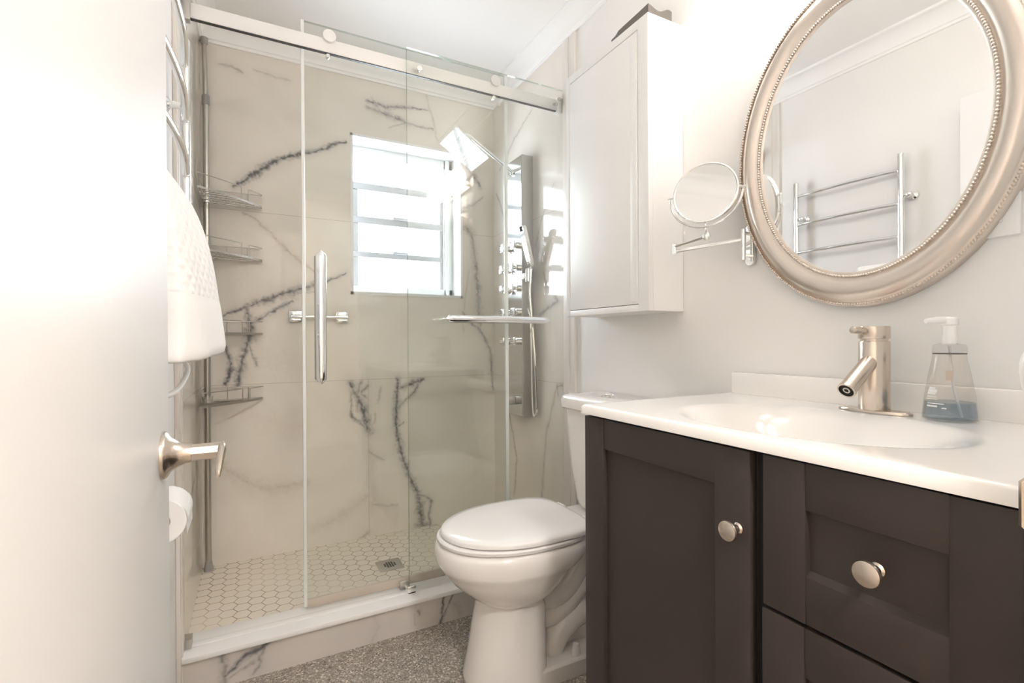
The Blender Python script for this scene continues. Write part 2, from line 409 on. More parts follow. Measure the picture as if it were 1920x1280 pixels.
# veins traced on the tile, (x, z, half width) in metres on the back wall
F_ = 919.9
def bw(u, v, y=YB, ax='y'):
    d = fw+(u-960)/F_*rt+(640-v)/F_*up
    if ax == 'y': t = y/d.y; return (d.x*t, 1.05+d.z*t)
    t = y/d.x; return (d.y*t, 1.05+d.z*t)
def poly(pts, ax='y', val=YB):
    out = []
    for u, v, w in pts:
        a, c = bw(u, v, val, ax); out.append((a, c, w*2.1/1000))
    return out
VB = [(poly(p), dk) for p, dk in (
    ([(438,350,3),(455,339,6),(478,324,8),(500,311,8),(525,298,7),(550,292,6),(575,286,5),(600,280,4),(625,272,4),(648,266,2)], .75),
    ([(470,330,4),(488,316,9),(505,306,7)], .5),
    ([(412,120,2),(430,124,3),(446,131,4),(456,135,2)], .35), ([(478,132,1.5),(510,143,3),(545,151,1.5)], .22),
    ([(420,592,2),(450,580,4),(480,567,6),(510,557,8),(540,548,9),(568,540,8),(592,533,6),(615,527,5),(630,520,3),(648,512,2)], .7),
    ([(480,600,3),(505,587,5),(530,573,4),(548,565,2)], .6), ([(530,556,2),(560,550,3),(592,546,2)], .35),
    ([(500,562,10),(540,550,12),(575,541,8)], .35),
    ([(463,574,4),(467,592,7),(471,612,8),(467,630,9),(461,650,10),(455,670,10),(450,695,10),(445,719,9)], .75),
    ([(467,640,3),(474,665,4),(481,685,3)], .5), ([(421,648,3),(429,668,5),(433,690,6),(428,706,5),(423,720,4)], .75),
    ([(470,605,5),(482,596,4)], .5),
    ([(657,717,9),(663,733,8),(673,745,10),(680,765,11),(685,787,10),(690,806,8)], .7),
    ([(659,738,4),(659,762,4),(660,781,4),(674,790,5),(690,806,5)], .55), ([(676,716,6),(672,738,6)], .6),
    ([(690,722,4),(678,737,5),(688,746,3)], .5), ([(668,725,14),(675,745,14)], .3),
    ([(745,712,8),(745,735,9),(743,760,9),(742,785,8),(742,803,8),(747,825,8),(753,848,8),(760,870,8),(768,893,7),(777,913,8),(785,928,9),(788,950,11),(791,972,12),(793,988,12)], .68),
    ([(745,729,5),(762,722,8),(778,715,7),(795,710,4)], .6), ([(746,764,5),(760,750,5),(774,737,6),(785,720,5)], .5),
    ([(742,803,4),(756,792,3)], .5), ([(785,926,5),(800,931,5),(808,937,4),(805,965,4),(807,985,4)], .55),
    ([(782,985,10),(796,982,12),(808,986,8)], .55), ([(690,847,2),(710,857,3),(720,862,2)], .3),
    ([(708,755,3),(712,740,4),(714,725,2)], .22), ([(692,806,3),(702,790,3),(704,775,2)], .3),
    ([(700,945,2),(725,949,3),(745,946,2)], .22), ([(676,1010,5),(690,999,6)], .35),
    ([(690,189,4),(705,194,6),(722,201,5),(745,201,4),(775,203,3),(803,206,2)], .6),
    ([(690,201,5),(708,208,7),(728,214,7),(745,223,7),(762,231,5),(785,237,3),(812,243,3)], .5),
    ([(760,230,3),(742,236,2),(730,240,1.5)], .3), ([(798,175,2),(806,205,3),(814,235,3),(820,262,2)], .25),
    ([(866,300,3),(880,318,7),(892,335,8),(900,352,5)], .5), ([(905,370,3),(885,385,4),(868,392,3)], .4),
    ([(836,470,3),(846,445,5),(860,430,6),(872,425,8),(884,440,10),(890,470,8),(893,505,7),(896,545,8),(897,575,8),(899,605,7)], .45),
    ([(868,585,3),(880,602,4),(897,615,5),(912,640,5),(919,660,5),(922,700,5),(925,730,3)], .5),
    ([(905,590,3),(900,610,4)], .4),
    ([(880,505,2),(872,560,3),(868,620,2)], .18),
)]
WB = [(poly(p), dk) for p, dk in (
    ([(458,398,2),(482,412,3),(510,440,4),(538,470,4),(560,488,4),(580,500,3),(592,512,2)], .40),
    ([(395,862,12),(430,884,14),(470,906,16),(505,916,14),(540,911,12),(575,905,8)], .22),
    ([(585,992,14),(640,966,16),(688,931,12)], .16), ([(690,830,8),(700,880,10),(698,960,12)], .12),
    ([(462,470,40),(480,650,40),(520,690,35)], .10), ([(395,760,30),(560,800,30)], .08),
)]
VR = [([(1.95,1.36,.006),(1.92,1.30,.008),(1.87,1.27,.010),(1.83,1.22,.008),(1.90,1.20,.01),(1.98,1.17,.008)], .45),
      ([(2.40,1.98,.004),(2.34,2.02,.009),(2.27,2.06,.010),(2.20,2.10,.006),(2.05,2.16,.004)], .35),
      ([(2.44,1.86,.004),(2.38,1.76,.007),(2.33,1.66,.006),(2.30,1.55,.004)], .45),
      ([(2.35,.88,.005),(2.22,.76,.006),(2.30,.66,.004),(2.22,.45,.004),(2.25,.25,.003)], .5),
      ([(1.86,1.75,.003),(1.96,1.62,.004),(2.02,1.50,.003)], .3), ([(1.84,.85,.006),(1.93,.62,.006),(1.97,.35,.008),(1.99,.12,.006)], .3),
      ([(1.80,.85,.008),(1.84,.84,.006),(1.83,.80,.004)], .6)]
VL = [([(2.45,1.6,.008),(2.30,1.45,.01),(2.15,1.38,.006),(1.9,1.30,.004)], .5), ([(2.4,.7,.006),(2.2,.55,.008),(1.95,.5,.005)], .3)]
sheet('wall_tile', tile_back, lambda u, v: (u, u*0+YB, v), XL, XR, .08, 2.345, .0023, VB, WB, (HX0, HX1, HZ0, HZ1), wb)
sheet('wall_tile', tile_side, lambda u, v: (v*0+XR-.004, u, v), YT+.02, YB, .08, 2.345, .004, VR, (), None, wr)
sheet('wall_tile', tile_side, lambda u, v: (v*0+XL+.004, u, v), YT+.02, YB, .08, 2.345, .005, VL, (), None, wl)

# crown moulding: cove profile (distance from wall, z)
CR = [(0,2.335),(.009,2.335),(.011,2.346),(.016,2.349)]+[(.016+.050*(1-math.cos(t)),2.349+.058*math.sin(t)) for t in np.linspace(.15,math.pi/2,9)]+[(.070,2.409),(.070,ZC),(0,ZC)]
n = 0
def crown(axis, fn, lo, hi):
    global n; n += 1
    o = B().rings([[fn(d, z, t) for d, z in CR] for t in (lo, hi)]).obj('trim_%d' % n, ceil_m, smooth=True, angle=40)
    struct(o, 'white crown moulding')
crown('y', lambda d, z, t: (XL+d, t, z), YF, YB)
crown('y', lambda d, z, t: (XR-d, t, z), YF, YB)
crown('x', lambda d, z, t: (t, YB-d, z), XL, XR)
crown('x', lambda d, z, t: (t, YF+d, z), XL, XR)
# tile edge strips on both side walls just outside the glass
for xa, xb in ((XR-.014, XR), (XL, XL+.012)):
    n += 1
    bb = B().box(xa, xb, 1.685, 1.705, 0, 2.335, .003).box(xa+.004 if xa > 0 else xa, xb if xa > 0 else xb-.004, 1.705, 1.728, 0, 2.335).box(xa, xb, 1.728, 1.772, 0, 2.335, .003)
    struct(bb.obj('trim_%d' % n, mat('tile edge strip', (.80,.755,.71), .3) if n == 5 else MATS['tile edge strip']), 'white tile edge strip')

# shower floor and curb
sf = B().box(XL, XR, 1.83, YB, 0, .08).obj('shower_floor', hexm); struct(sf, 'hexagon mosaic shower floor')
cb = B().box(XL, XR, 1.735, 1.84, 0, .104).obj('shower_curb', trim_m); struct(cb, 'low marble curb of the shower')
VC = [([(-.088,.105,.010),(-.080,.06,.012),(-.088,.0,.012)], .42), ([(-.085,.03,.004),(-.05,.053,.008),(-.02,.075,.011),(.012,.083,.010),(.05,.100,.005)], .75),
      ([(-.03,.068,.01),(-.045,.058,.008)], .6), ([(.045,.10,.006),(.017,.06,.006),(.01,.03,.007),(-.005,.012,.004)], .5),
      ([(-.07,.02,.004),(-.03,.035,.004),(.0,.05,.006)], .35), ([(.36,.10,.008),(.38,.05,.012),(.36,.01,.008)], .10),
      ([(.522,.075,.003),(.527,.055,.003)], .5), ([(.515,.10,.005),(.51,.02,.006)], .18),
      ([(.622,.105,.005),(.616,.06,.005),(.612,.0,.005)], .7), ([(.66,.10,.004),(.63,.05,.004),(.614,.015,.004)], .55), ([(.66,.06,.02),(.68,.02,.02)], .2)]
sheet('curb_tile', tile_curb, lambda u, v: (u, u*0+1.7325, v), XL, XR, 0, .105, .003, VC, (), None, cb)
B().box(XL, XR, 1.716, 1.862, .104, .121, .004).obj('sill_slab', slab_m, cb, label='white sill slab on the curb')
B().box(XL+.012, .505, 1.772, 1.80, .121, .1245, .001).obj('track_strip', slab_m, cb)
B().box(XL+.004, XL+.03, 1.765, 1.805, .121, .150, .002).obj('track_end_block', steel, cb)

# ------------------------------------------------------------------ window
win = B()
d0, d1 = YB+.004, 2.70
win.box(HX0, HX0+.012, YB-.004, d1, HZ0, HZ1).box(HX1-.012, HX1, YB-.004, d1, HZ0, HZ1).box(HX0, HX1, YB-.004, d1, HZ0, HZ0+.014).box(HX0, HX1, YB-.004, d1, HZ1-.012, HZ1)
w1 = struct(win.obj('window_1', vinyl), 'white vinyl window with four horizontal panes')
b = B(); xa, xb, za, zb = HX0+.012, HX1-.012, HZ0+.014, HZ1-.012
for (x0, x1, z0, z1) in ((xa, .452, za, zb), (.944, xb, za, zb), (xa, xb, za, 1.333), (xa, xb, 2.002, zb)):
    b.box(x0, x1, 2.60, 2.68, z0, z1, .003)
b.box(.952, .972, 2.585, 2.61, za, zb, .003)
b.obj('frame', vinyl, w1)
for z0, z1 in ((1.833, 1.871), (1.659, 1.697), (1.484, 1.514)):
    b = B().box(.452, .944, 2.61, 2.66, z0, z1, .004)
    if z0 < 1.7: b.box(.66, .74, 2.595, 2.62, z1-.004, z1+.008, .003)
    b.obj('sash_rail', sash_m, w1)
for z0, z1 in ((1.333,1.484), (1.514,1.659), (1.697,1.833)):
    b = B(); b.box(.452, .484, 2.615, 2.655, z0, z1, .003).box(.926, .944, 2.615, 2.655, z0, z1, .003); b.obj('sash_stile', sash_m, w1)
for z0, z1, x0, x1 in ((1.333,1.484,.484,.926), (1.514,1.659,.484,.926), (1.697,1.833,.484,.926), (1.871,2.002,.452,.944)):
    B().box(x0, x1, 2.634, 2.638, z0, z1).obj('pane', pane_glass, w1, smooth=False)
# ------------------------------------------------------------------ entrance door, swung open against the left wall
dr = struct(B().box(-.147, -.112, .125, .885, .012, 1.99, .002).obj('door_1', door_m), 'white door standing open at the left')
yk, zk = .826, .893
b = B(); b.lathe([(.033,0),(.033,.003),(.031,.006),(.024,.010),(.018,.018),(.0145,.026),(.0135,.034)], (-.112, yk, zk), (1,0,0))
h = b.obj('door_handle', nickel, dr, label='brushed nickel lever handle')
B().cyl((-.080,yk,zk),(-.038,yk,zk),.0118, n=8).obj('neck', nickel, h)
lv = []
for t, wz, th in ((0,.013,.007),(.3,.011,.006),(.7,.009,.005),(1,.008,.0045)):
    c = Vector((-.040-.003*t, yk-.002-.060*t, zk+.006-.018*t*t-.012*t)); lv.append([c+Vector((-th,0,-wz)), c+Vector((th,0,-wz)), c+Vector((th,0,wz)), c+Vector((-th,0,wz))])
B().rings(lv).obj('lever', nickel, h, sub=1)
for z in (.3, 1.0, 1.75): B().cyl((-.108,.122,z-.045),(-.108,.122,z+.045),.006).obj('hinge', nickel, dr)

# door latch hardware on the right jamb
b = B(); b.box(.6515,.6555,.135,.178,.86,.93,.001).rings([[(.650-.010*math.sin(a)*1.2+.0, .177+.010*(1-math.cos(a))*.8, .893+s*.030*w) for s in (-1,1)]+[(.653-.010*math.sin(a)*1.2, .180+.010*(1-math.cos(a))*.8, .893+s*.030*w) for s in (1,-1)] for a, w in ((0,1),(.5,.95),(1.0,.85),(1.5,.7))])
tag(b.obj('strike_plate', nickel), 'curved metal strike plate on the right door jamb', 'strike plate')
b = B().ball((.692,.190,1.016), .019, 20, (1,.6,1.5)); b.cyl((.692,.184,1.016),(.692,.190,1.016),.012)
tag(b.obj('bumper_knob', plastic), 'rounded white knob on the wall end above the counter edge', 'knob')

# ------------------------------------------------------------------ shower doors
Z1 = .121
rail = thing('sliding_rail', 'white horizontal rail spanning the shower opening above the glass', 'rail', (.5,1.80,2.04))
B().box(XL+.03, XR-.006, 1.795, 1.810, 2.046, 2.093, .002).obj('rail_bar', rail_m, rail)
B().box(XL+.03, XR-.006, 1.797, 1.808, 2.0435, 2.0465).obj('rail_underside', rail_shade, rail, label='underside of the rail, painted dark for its shade')  # dark strip paints the shade under the white rail
for x0, x1 in ((XL+.004, XL+.034), (XR-.03, XR-.004)): B().box(x0, x1, 1.788, 1.815, 2.036, 2.10, .002).obj('wall_bracket', steel if x0 < 0 else rail_m, rail)

fx = thing('fixed_glass_panel', 'fixed clear glass panel on the right, carrying the horizontal towel bar', 'glass panel', (.85,1.779,Z1))
B().box(.505, XR-.004, 1.775, 1.783, Z1, 2.128).obj('glass', shower_glass, fx, smooth=False)
b = B().box(.5036,.5052,1.7748,1.7832,Z1,2.1282).box(.505,XR-.004,1.7748,1.7832,2.1278,2.1292)
b.obj('glass_edge', edge_glass, fx)
b = B().lathe([(.0001,-.006),(.010,-.006),(.0115,-.004),(.0115,0)], (.552,1.775,2.060), (0,1,0)); b.cyl((.552,1.783,2.06),(.552,1.795,2.06),.008)
b.obj('clamp', chrome, fx)
for x, z in ((1.158,2.062),(1.172,2.087),(.881,2.0)):
    b = B(); b.tube([(x+.006*math.cos(t), 1.7742, z+.006*math.sin(t)) for t in np.linspace(0, 2*math.pi, 16, False)], .0016, 6, closed=True)
    if z < 2.07 and x > 1: b.lathe([(.0001,-.004),(.006,-.004),(.007,0)], (x-.012,1.775,z-.004), (0,1,0))
    b.obj('bolt_ring', steel, fx)
def softbar(p0, p1, w, t, axis):
    """flat rounded bar: ends rounded, facing -y"""
    P = []
    p0, p1 = Vector(p0), Vector(p1); d = (p1-p0).normalized(); q = Vector((0,1,0)).cross(d); L = (p1-p0).length
    for s in np.linspace(0, 1, 33):
        x = s*L; e = min(x, L-x); k = math.sqrt(max(0, 1-(1-min(1, e/(w)))**2)) if e < w else 1
        k = max(k, .05); th = t*(.55+.45*k); c = p0+d*x
        P.append([c+q*(w*k*math.cos(a))+Vector((0,-1,0))*(th*math.sin(a)) for a in np.linspace(0, 2*math.pi, 18, False)])
    return B().rings(P)
tb = softbar((.636,1.735,1.131),(1.094,1.735,1.131),.0145,.008,'x')
tbo = tb.obj('towel_bar', chrome, fx, label='chrome towel bar')
for x in (.68,1.05): B().cyl((x,1.738,1.131),(x,1.776,1.131),.008).obj('post', chrome, tbo)

sd = thing('sliding_glass_door', 'sliding clear glass shower door with vertical chrome pull at left', 'shower door', (.54,1.824,Z1+.01))
B().box(.158, .933, 1.820, 1.828, Z1+.022, 2.148).obj('glass', shower_glass, sd, smooth=False)
B().box(.158, .933, 1.8198, 1.8282, 2.1478, 2.1495).obj('glass_edge', edge_glass, sd)
for x0, x1 in ((.149,.160),(.929,.944)): B().box(x0, x1, 1.818, 1.830, Z1+.016, 2.150, .002).obj('edge_seal', seal, sd)
B().box(.158, .933, 1.8185, 1.8295, Z1+.010, Z1+.040, .001).obj('bottom_sweep', sweep, sd)
for x in (.238,.874):
    b = B().lathe([(.0001,0),(.0205,0),(.0215,.0015),(.0215,.007),(.012,.008),(.012,.011)], (x,1.784,2.100), (0,1,0), 40)
    b.cyl((x,1.8105,2.112),(x,1.8195,2.112),.010)
    b.tube([(x,1.791,2.100),(x,1.800,2.103),(x,1.815,2.112)], .006)
    b.obj('roller', rail_m, sd, label='round roller cap over the rail')
    B().lathe([(.0001,0),(.006,.0),(.008,.002),(.008,.010),(.005,.012),(.005,.02)], (x-.003,1.795,2.036), (0,1,0), 24).obj('stopper', chrome, sd)
hd = softbar((.207,1.795,.902),(.207,1.795,1.361),.0175,.010,'z').obj('pull_handle', chrome, sd, label='long vertical chrome pull handle')
for z in (1.0,1.27): B().cyl((.207,1.80,z),(.207,1.846,z),.009).obj('post', chrome, hd)
softbar((.207,1.852,.902),(.207,1.852,1.361),.016,.009,'z').obj('inner_pull', steel, hd)
g = thing('door_guide', 'small chrome guide block on the sill at the glass edge', 'guide', (.50,1.79,Z1))
B().box(.478,.512,1.806,1.842,Z1,Z1+.030,.002).obj('clip', steel, g)
b = B().box(.497,.526,1.765,1.773,Z1,Z1+.026,.0015).box(.497,.526,1.765,1.806,Z1,Z1+.006,.001); b.obj('foot', chrome, g)

# drain
dn = thing('floor_drain', 'square brushed metal drain cover in the hexagon tile floor', 'drain', (.517,2.122,.08))
B().box(.465,.568,2.071,2.173,.0795,.083,.001).obj('cover', steel, dn)
b = B()
for i in range(-2, 3):
    for j in range(-2, 3):
        if abs(i)+abs(j) < 4: b.box(.517+i*.0105-.0035, .517+i*.0105+.0035, 2.122+j*.0105-.0035, 2.122+j*.0105+.0035, .0829, .0835)
b.obj('slot_pattern', dark_hole, dn)

# grab bar on the back wall
gb = thing('wall_bar', 'short chrome bar with square ends on the veined back wall', 'bar', (.275,YB,1.163))
for x0, x1 in ((.146,.200),(.352,.407)):
    b = B().box(x0, x1, 2.472, 2.479, 1.138, 1.189, .002)
    b.box(x0+.004, x1-.004, 2.452, 2.474, 1.166, 1.184, .003).box(x0+.004, x1-.004, 2.452, 2.474, 1.142, 1.152, .003)
    b.obj('end_bracket', chrome, gb)
B().cyl((.155,2.452,1.163),(.402,2.452,1.163),.0085).obj('rod', chrome, gb)

# corner caddy: tension pole with four quarter-round wire baskets
px_, py_ = -.172, 2.440
cd = thing('corner_caddy', 'corner tension pole with four quarter-round wire shower baskets', 'shower caddy', (px_,py_,.08))
B().cyl((px_,py_,.10),(px_,py_,2.07),.0115).obj('pole', wire_m, cd)
B().cyl((px_-.001,py_,2.06),(px_-.004,py_,2.325),.0090).obj('upper_pole', wire_m, cd)
B().lathe([(.013,-.02),(.0145,-.017),(.0145,.017),(.012,.022)], (px_,py_,2.07)).obj('collar', greyplas, cd)
B().lathe([(.019,0),(.019,.004),(.013,.035),(.012,.04)], (px_,py_,.0805)).obj('foot', greyplas, cd)
B().lathe([(.011,0),(.014,.006),(.014,.028)], (px_-.004,py_,2.305)).obj('top_cap', greyplas, cd)
def basket(z):
    A = Vector((.038,2.452,0)); Cn = Vector((-.187,2.224,0)); xw, yw = -.187, 2.464
    md = Vector((-.062,2.316,0))
    front = [A*(1-t)**2+md*2*t*(1-t)*1.0+Cn*t*t for t in np.linspace(0, 1, 17)]
    outline = [Vector((xw,yw,0)), Vector((A.x,yw,0))]+front
    Z = lambda p, h: (p.x, p.y, z+h)
    b = B(); cen = Vector((-.12,2.40,0)); O = outline
    inn = [p+(cen-p).normalized()*.0025 for p in O]
    b.rings([[Z(O[i],0), Z(O[i],.0085), Z(inn[i],.0085), Z(inn[i],0)] for i in range(len(O))], loop=True, cap=False)
    root = b.obj('basket', wire_m, cd, smooth=False)
    b = B(); q = Vector((.70,-.714,0))
    for t in np.linspace(0, 1, 17)[1:-1]:      # floor wires, square to the front edge
        p1 = A*(1-t)**2+md*2*t*(1-t)+Cn*t*t
        k = min((p1.x-xw)/q.x, (yw-p1.y)/-q.y); p0 = p1-q*k
        b.tube([Z(p0,.0015), Z(p1,.0015), Z(p1,.007)], .0015, 6)
    for f_ in (.35,.7):
        b.tube([Z(Vector((xw,yw,0)).lerp(p,f_),.000) for p in front], .0015, 6)
    b.obj('floor_wire', wire_m, root)
    b = B(); H = .058
    b.tube([Z(front[6],.006), Z(front[6],H)]+[Z(p,H) for p in front[7:]]+[Z(Vector((xw+.001,2.34,0)),H), Z(Vector((xw+.001,yw-.012,0)),H)], .0019, 6)
    b.tube([Z(front[4],.006), Z(front[4],H)]+[Z(p,H) for p in reversed(front[:4])]+[Z(Vector((A.x-.004,yw-.002,0)),H), Z(Vector((-.16,yw-.001,0)),H)], .0019, 6)
    for p in (Vector((-.02,yw-.002,0)), Vector((-.10,yw-.002,0)), Vector((xw+.001,2.33,0))): b.tube([Z(p,.004), Z(p,H)], .0017, 6)
    b.obj('guard_wire', wire_m, root)
    B().lathe([(.012,-.006),(.016,-.004),(.018,.006),(.021,.020),(.022,.026),(.012,.026)], (px_,py_,z), n=20).obj('hub', chrome, root)
for z in (1.642, 1.405, 1.079, .792): basket(z)

# ------------------------------------------------------------------ shower column
sp_ = thing('shower_panel', 'tall stainless shower column with rain head and body jets on right tile wall', 'shower panel', (1.17,2.137,.68))
b = B().prism([(1.136,2.045),(1.196,2.045),(1.196,2.232),(1.136,2.232)], 'z', .682, 1.935)
b.obj('column', steel, sp_, smooth=False)
B().box(1.1335,1.1365,2.048,2.229,.686,1.931).obj('front_plate', steel_front, sp_, smooth=False)
def jet(y, z, knob=False):
    b = B().cyl((1.134,y,z),(1.118,y,z),.017)
    if knob: b.cyl((1.118,y,z),(1.100,y,z),.010); b.box(1.090,1.102,y-.016,y+.016,z-.020,z+.020,.003)
    else: b.cyl((1.118,y,z),(1.108,y,z),.013); b.box(1.096,1.109,y-.020,y+.020,z-.020,z+.020,.004)
    o = b.obj('control_knob' if knob else 'body_jet', chrome, sp_)
    if not knob:
        b = B()
        for i in (-1,0,1):
            for k in (-1,0,1): b.box(1.0950,1.0962,y+i*.011-.003,y+i*.011+.003,z+k*.011-.003,z+k*.011+.003)
        b.obj('nozzles', greyplas, o)
for y in (2.083, 2.195):
    for z in (1.507, 1.184, 1.043): jet(y, z)
    for z in (1.40, 1.300): jet(y, z, True)
B().box(1.095,1.134,2.115,2.155,.735,.775,.004).obj('tub_spout', steel, sp_)
# rain head, tilted
P1, P2 = Vector((.792,0,1.985)), Vector((.950,0,1.878)); dv = (P2-P1).normalized(); nv = Vector((-dv.z,0,dv.x)); nv = nv if nv.z > 0 else -nv
b = B(); b.rings([[(P.x+nv.x*h, y, P.z+nv.z*h) for P, y in ((P1,2.02),(P2,2.02),(P2,2.22),(P1,2.22))] for h in (0,.008)])
rh = b.obj('rain_head', chrome, sp_, smooth=False)
b = B(); L = (P2-P1).length
for i in range(1, 15):
    for k in range(1, 15):
        c = P1+dv*L*i/15; y = 2.02+.2*k/15
        b.cyl((c.x,y,c.z),(c.x-nv.x*.002,y,c.z-nv.z*.002),.0024,.0018,6)
b.obj('nozzles', mat('pale silicone', (.72,.74,.74), .4), rh)
mid = (P1+P2)/2
b = B().tube(spline([(1.134,2.137,1.872),(1.10,2.135,1.895),(.99,2.128,1.955),(.905,2.12,2.0),(.875,2.12,2.0),(mid.x+nv.x*.02,2.12,mid.z+nv.z*.03),(mid.x+nv.x*.006,2.12,mid.z+nv.z*.008)]), .0085, 12)
b.lathe([(.018,0),(.018,.006),(.010,.010)], (1.134,2.137,1.872), (-1,0,.5)); b.lathe([(.020,0),(.014,.012),(.010,.018)], (mid.x+nv.x*.008,2.12,mid.z+nv.z*.008), (nv.x,0,nv.z))
b.obj('head_arm', chrome, sp_)
b = B().box(1.128,1.160,2.012,2.045,1.335,1.365,.004).cyl((1.146,2.006,1.325),(1.146,2.006,1.385),.013); b.obj('holder', chrome, sp_)
hs = thing('hand_shower', 'flat chrome hand shower with hose clipped to side of the stainless column', 'hand shower', (1.15,2.0,1.36))
R = []
for t, w, th in ((0,.010,.009),(.06,.014,.010),(.2,.017,.010),(.95,.019,.010),(1,.016,.008)):
    c = Vector((1.162,1.998,1.385))+Vector((-.052,0,.195))*t; q = Vector((.966,0,.258))
    R.append([c+q*sx_*th+Vector((0,1,0))*sy_*w for sx_, sy_ in ((-1,-1),(1,-1),(1,1),(-1,1))])
B().rings(R).obj('wand', chrome, hs, smooth=False)
b = B()
q = Vector((-.966,0,-.258))
for i in range(2):
    c = Vector((1.162,1.998,1.385))+Vector((-.052,0,.195))*(.93-.0*i); b.box(c.x-.0125,c.x-.0095,1.99,2.006,c.z-.012,c.z+.012)
b.obj('spray_slot', dark_hole, hs)
B().tube(spline([(1.160,1.998,1.388),(1.155,1.998,1.34),(1.150,1.998,1.26),(1.162,1.992,1.10),(1.172,1.985,.90),(1.178,1.985,.74),(1.176,1.993,.695),(1.172,2.006,.70),(1.168,2.01,.80),(1.166,2.012,1.0),(1.165,2.02,1.15),(1.165,2.044,1.20)]), .0065, 10).obj('hose', chrome, hs)

# ------------------------------------------------------------------ towel warmer, towel, paper roll on the left wall
tw = thing('towel_warmer', 'chrome heated towel rail with bowed bars on the left wall', 'towel warmer', (XL+.04,1.33,1.0))
YN, YFa, XP = 1.105, 1.572, -.158
for y in (YN, YFa):
    b = B().cyl((XP,y,1.06),(XP,y,1.856),.0125); b.ball((XP,y,1.856),.0125,16,(1,1,.4)); b.obj('post', chrome, tw)
for z in (1.787, 1.640, 1.495, 1.355, 1.21, 1.075):
    pts = [(XP+.016*math.sin(math.pi*t), YN+(YFa-YN)*t, z) for t in np.linspace(0, 1, 25)]
    B().tube(pts, .0085, 12).obj('bar', chrome, tw)
for y, z in ((1.545,1.668),(1.075,1.673),(1.545,1.12),(1.075,1.12)):
    b = B().cyl((XL,y,z),(XP,y,z),.009).lathe([(.019,0),(.019,.006),(.011,.012)], (XL+.0005,y,z), (1,0,0)); b.ball((XP,y,z),.012)
    b.cyl((XP,y,z),(XP,YN if y < 1.2 else YFa,z),.006)
    b.obj('wall_bracket', chrome, tw)
B().tube(spline([(-.150,1.30,1.10),(-.138,1.30,1.02),(-.1285,1.29,.985),(-.135,1.20,.955),(-.145,1.10,.95),(-.165,1.02,.97),(-.188,.99,1.02)]), .0055, 10).obj('power_cord', cordm, tw, label='white power cord loop')

# towel: a folded hand towel draped over the fourth bar, flaring towards its hem
lev = [ # z, x of front face, y near, y far, x of the back
    (1.386,-.146,1.125,1.262,-.156),(1.380,-.136,1.10,1.272,-.166),(1.36,-.122,1.07,1.278,-.175),(1.33,-.102,1.045,1.284,-.180),(1.28,-.083,1.03,1.286,-.184),
    (1.22,-.066,1.015,1.288,-.186),(1.145,-.055,1.005,1.290,-.186),(1.137,-.0545,1.004,1.290,-.186),(1.132,-.0525,1.003,1.290,-.186),(1.09,-.0485,1.0,1.290,-.186),(1.06,-.0455,.995,1.290,-.186),(1.045,-.0445,.99,1.290,-.186),(1.032,-.048,.99,1.287,-.184),(1.026,-.056,.995,1.280,-.178)]
R = []
for z, xf, yn, yf, xb in lev:
    ring = []; N = 44
    for k in range(N):
        a = 2*math.pi*k/N
        # superellipse, skewed so that the near side sits closer to the wall
        ca, sa = math.cos(a), math.sin(a)
        ux = math.copysign(abs(ca)**.55, ca); uy = math.copysign(abs(sa)**.55, sa)
        x = (xf+xb)/2+ux*(xf-xb)/2; y = (yn+yf)/2+uy*(yf-yn)/2
        tn = (yf-y)/(yf-yn)                       # 1 at the near end
        if ux > 0: x -= ux*(xf-xb)*.34*tn**1.4
        x += .0025*math.sin(y*46+z*9)*(1.39-z)*4*max(ux, 0)
        ring.append((x, y, z-.016*tn*(1 if z < 1.2 else 0)))
    R.append(ring)
tag(B().rings(R).obj('hand_towel', terry, sub=2, angle=180), 'white waffle-weave towel draped over the chrome towel warmer', 'towel')
bpy.data.objects['hand_towel'].data.shade_smooth()

tp = thing('toilet_paper_roll', 'white toilet paper roll on the left wall below the door handle', 'toilet paper', (-.145,1.15,.71))
zc_ = .717
b = B(); b.lathe([(.0165,0),(.041,0),(.0418,.001),(.0418,.099),(.041,.10),(.0165,.10)], (-.154,1.10,zc_), (0,1,0), 48, cap=False)
b.obj('roll', paper, tp)
B().lathe([(.0165,.1005),(.0165,-.0005),(.015,-.0005),(.015,.1005)], (-.154,1.10,zc_), (0,1,0), 32, cap=False).obj('core', mat('brown cardboard', (.42,.36,.31), .9), tp)
b = B(); b.rings([[(-.154+.0425*math.cos(a), y, zc_+.0425*math.sin(a)) for y in (1.101,1.199)] for a in np.linspace(.6, -.25, 8)]+[[(-.1125,y,zc_-.03) for y in (1.101,1.199)]], closed=False, cap=False)
b.obj('loose_sheet', paper, tp)
ph = thing('paper_holder', 'slim metal holder carrying the toilet paper roll on the left wall', 'paper holder', (XL+.01,1.15,.717))
B().cyl((-.154,1.085,zc_),(-.154,1.222,zc_),.0065).obj('spindle', chrome, ph)
b = B().tube(spline([(-.154,1.222,zc_),(-.165,1.225,zc_),(-.192,1.225,zc_)]), .0065).lathe([(.020,0),(.020,.005),(.010,.010)], (XL+.0005,1.225,zc_), (1,0,0)); b.obj('arm', chrome, ph)

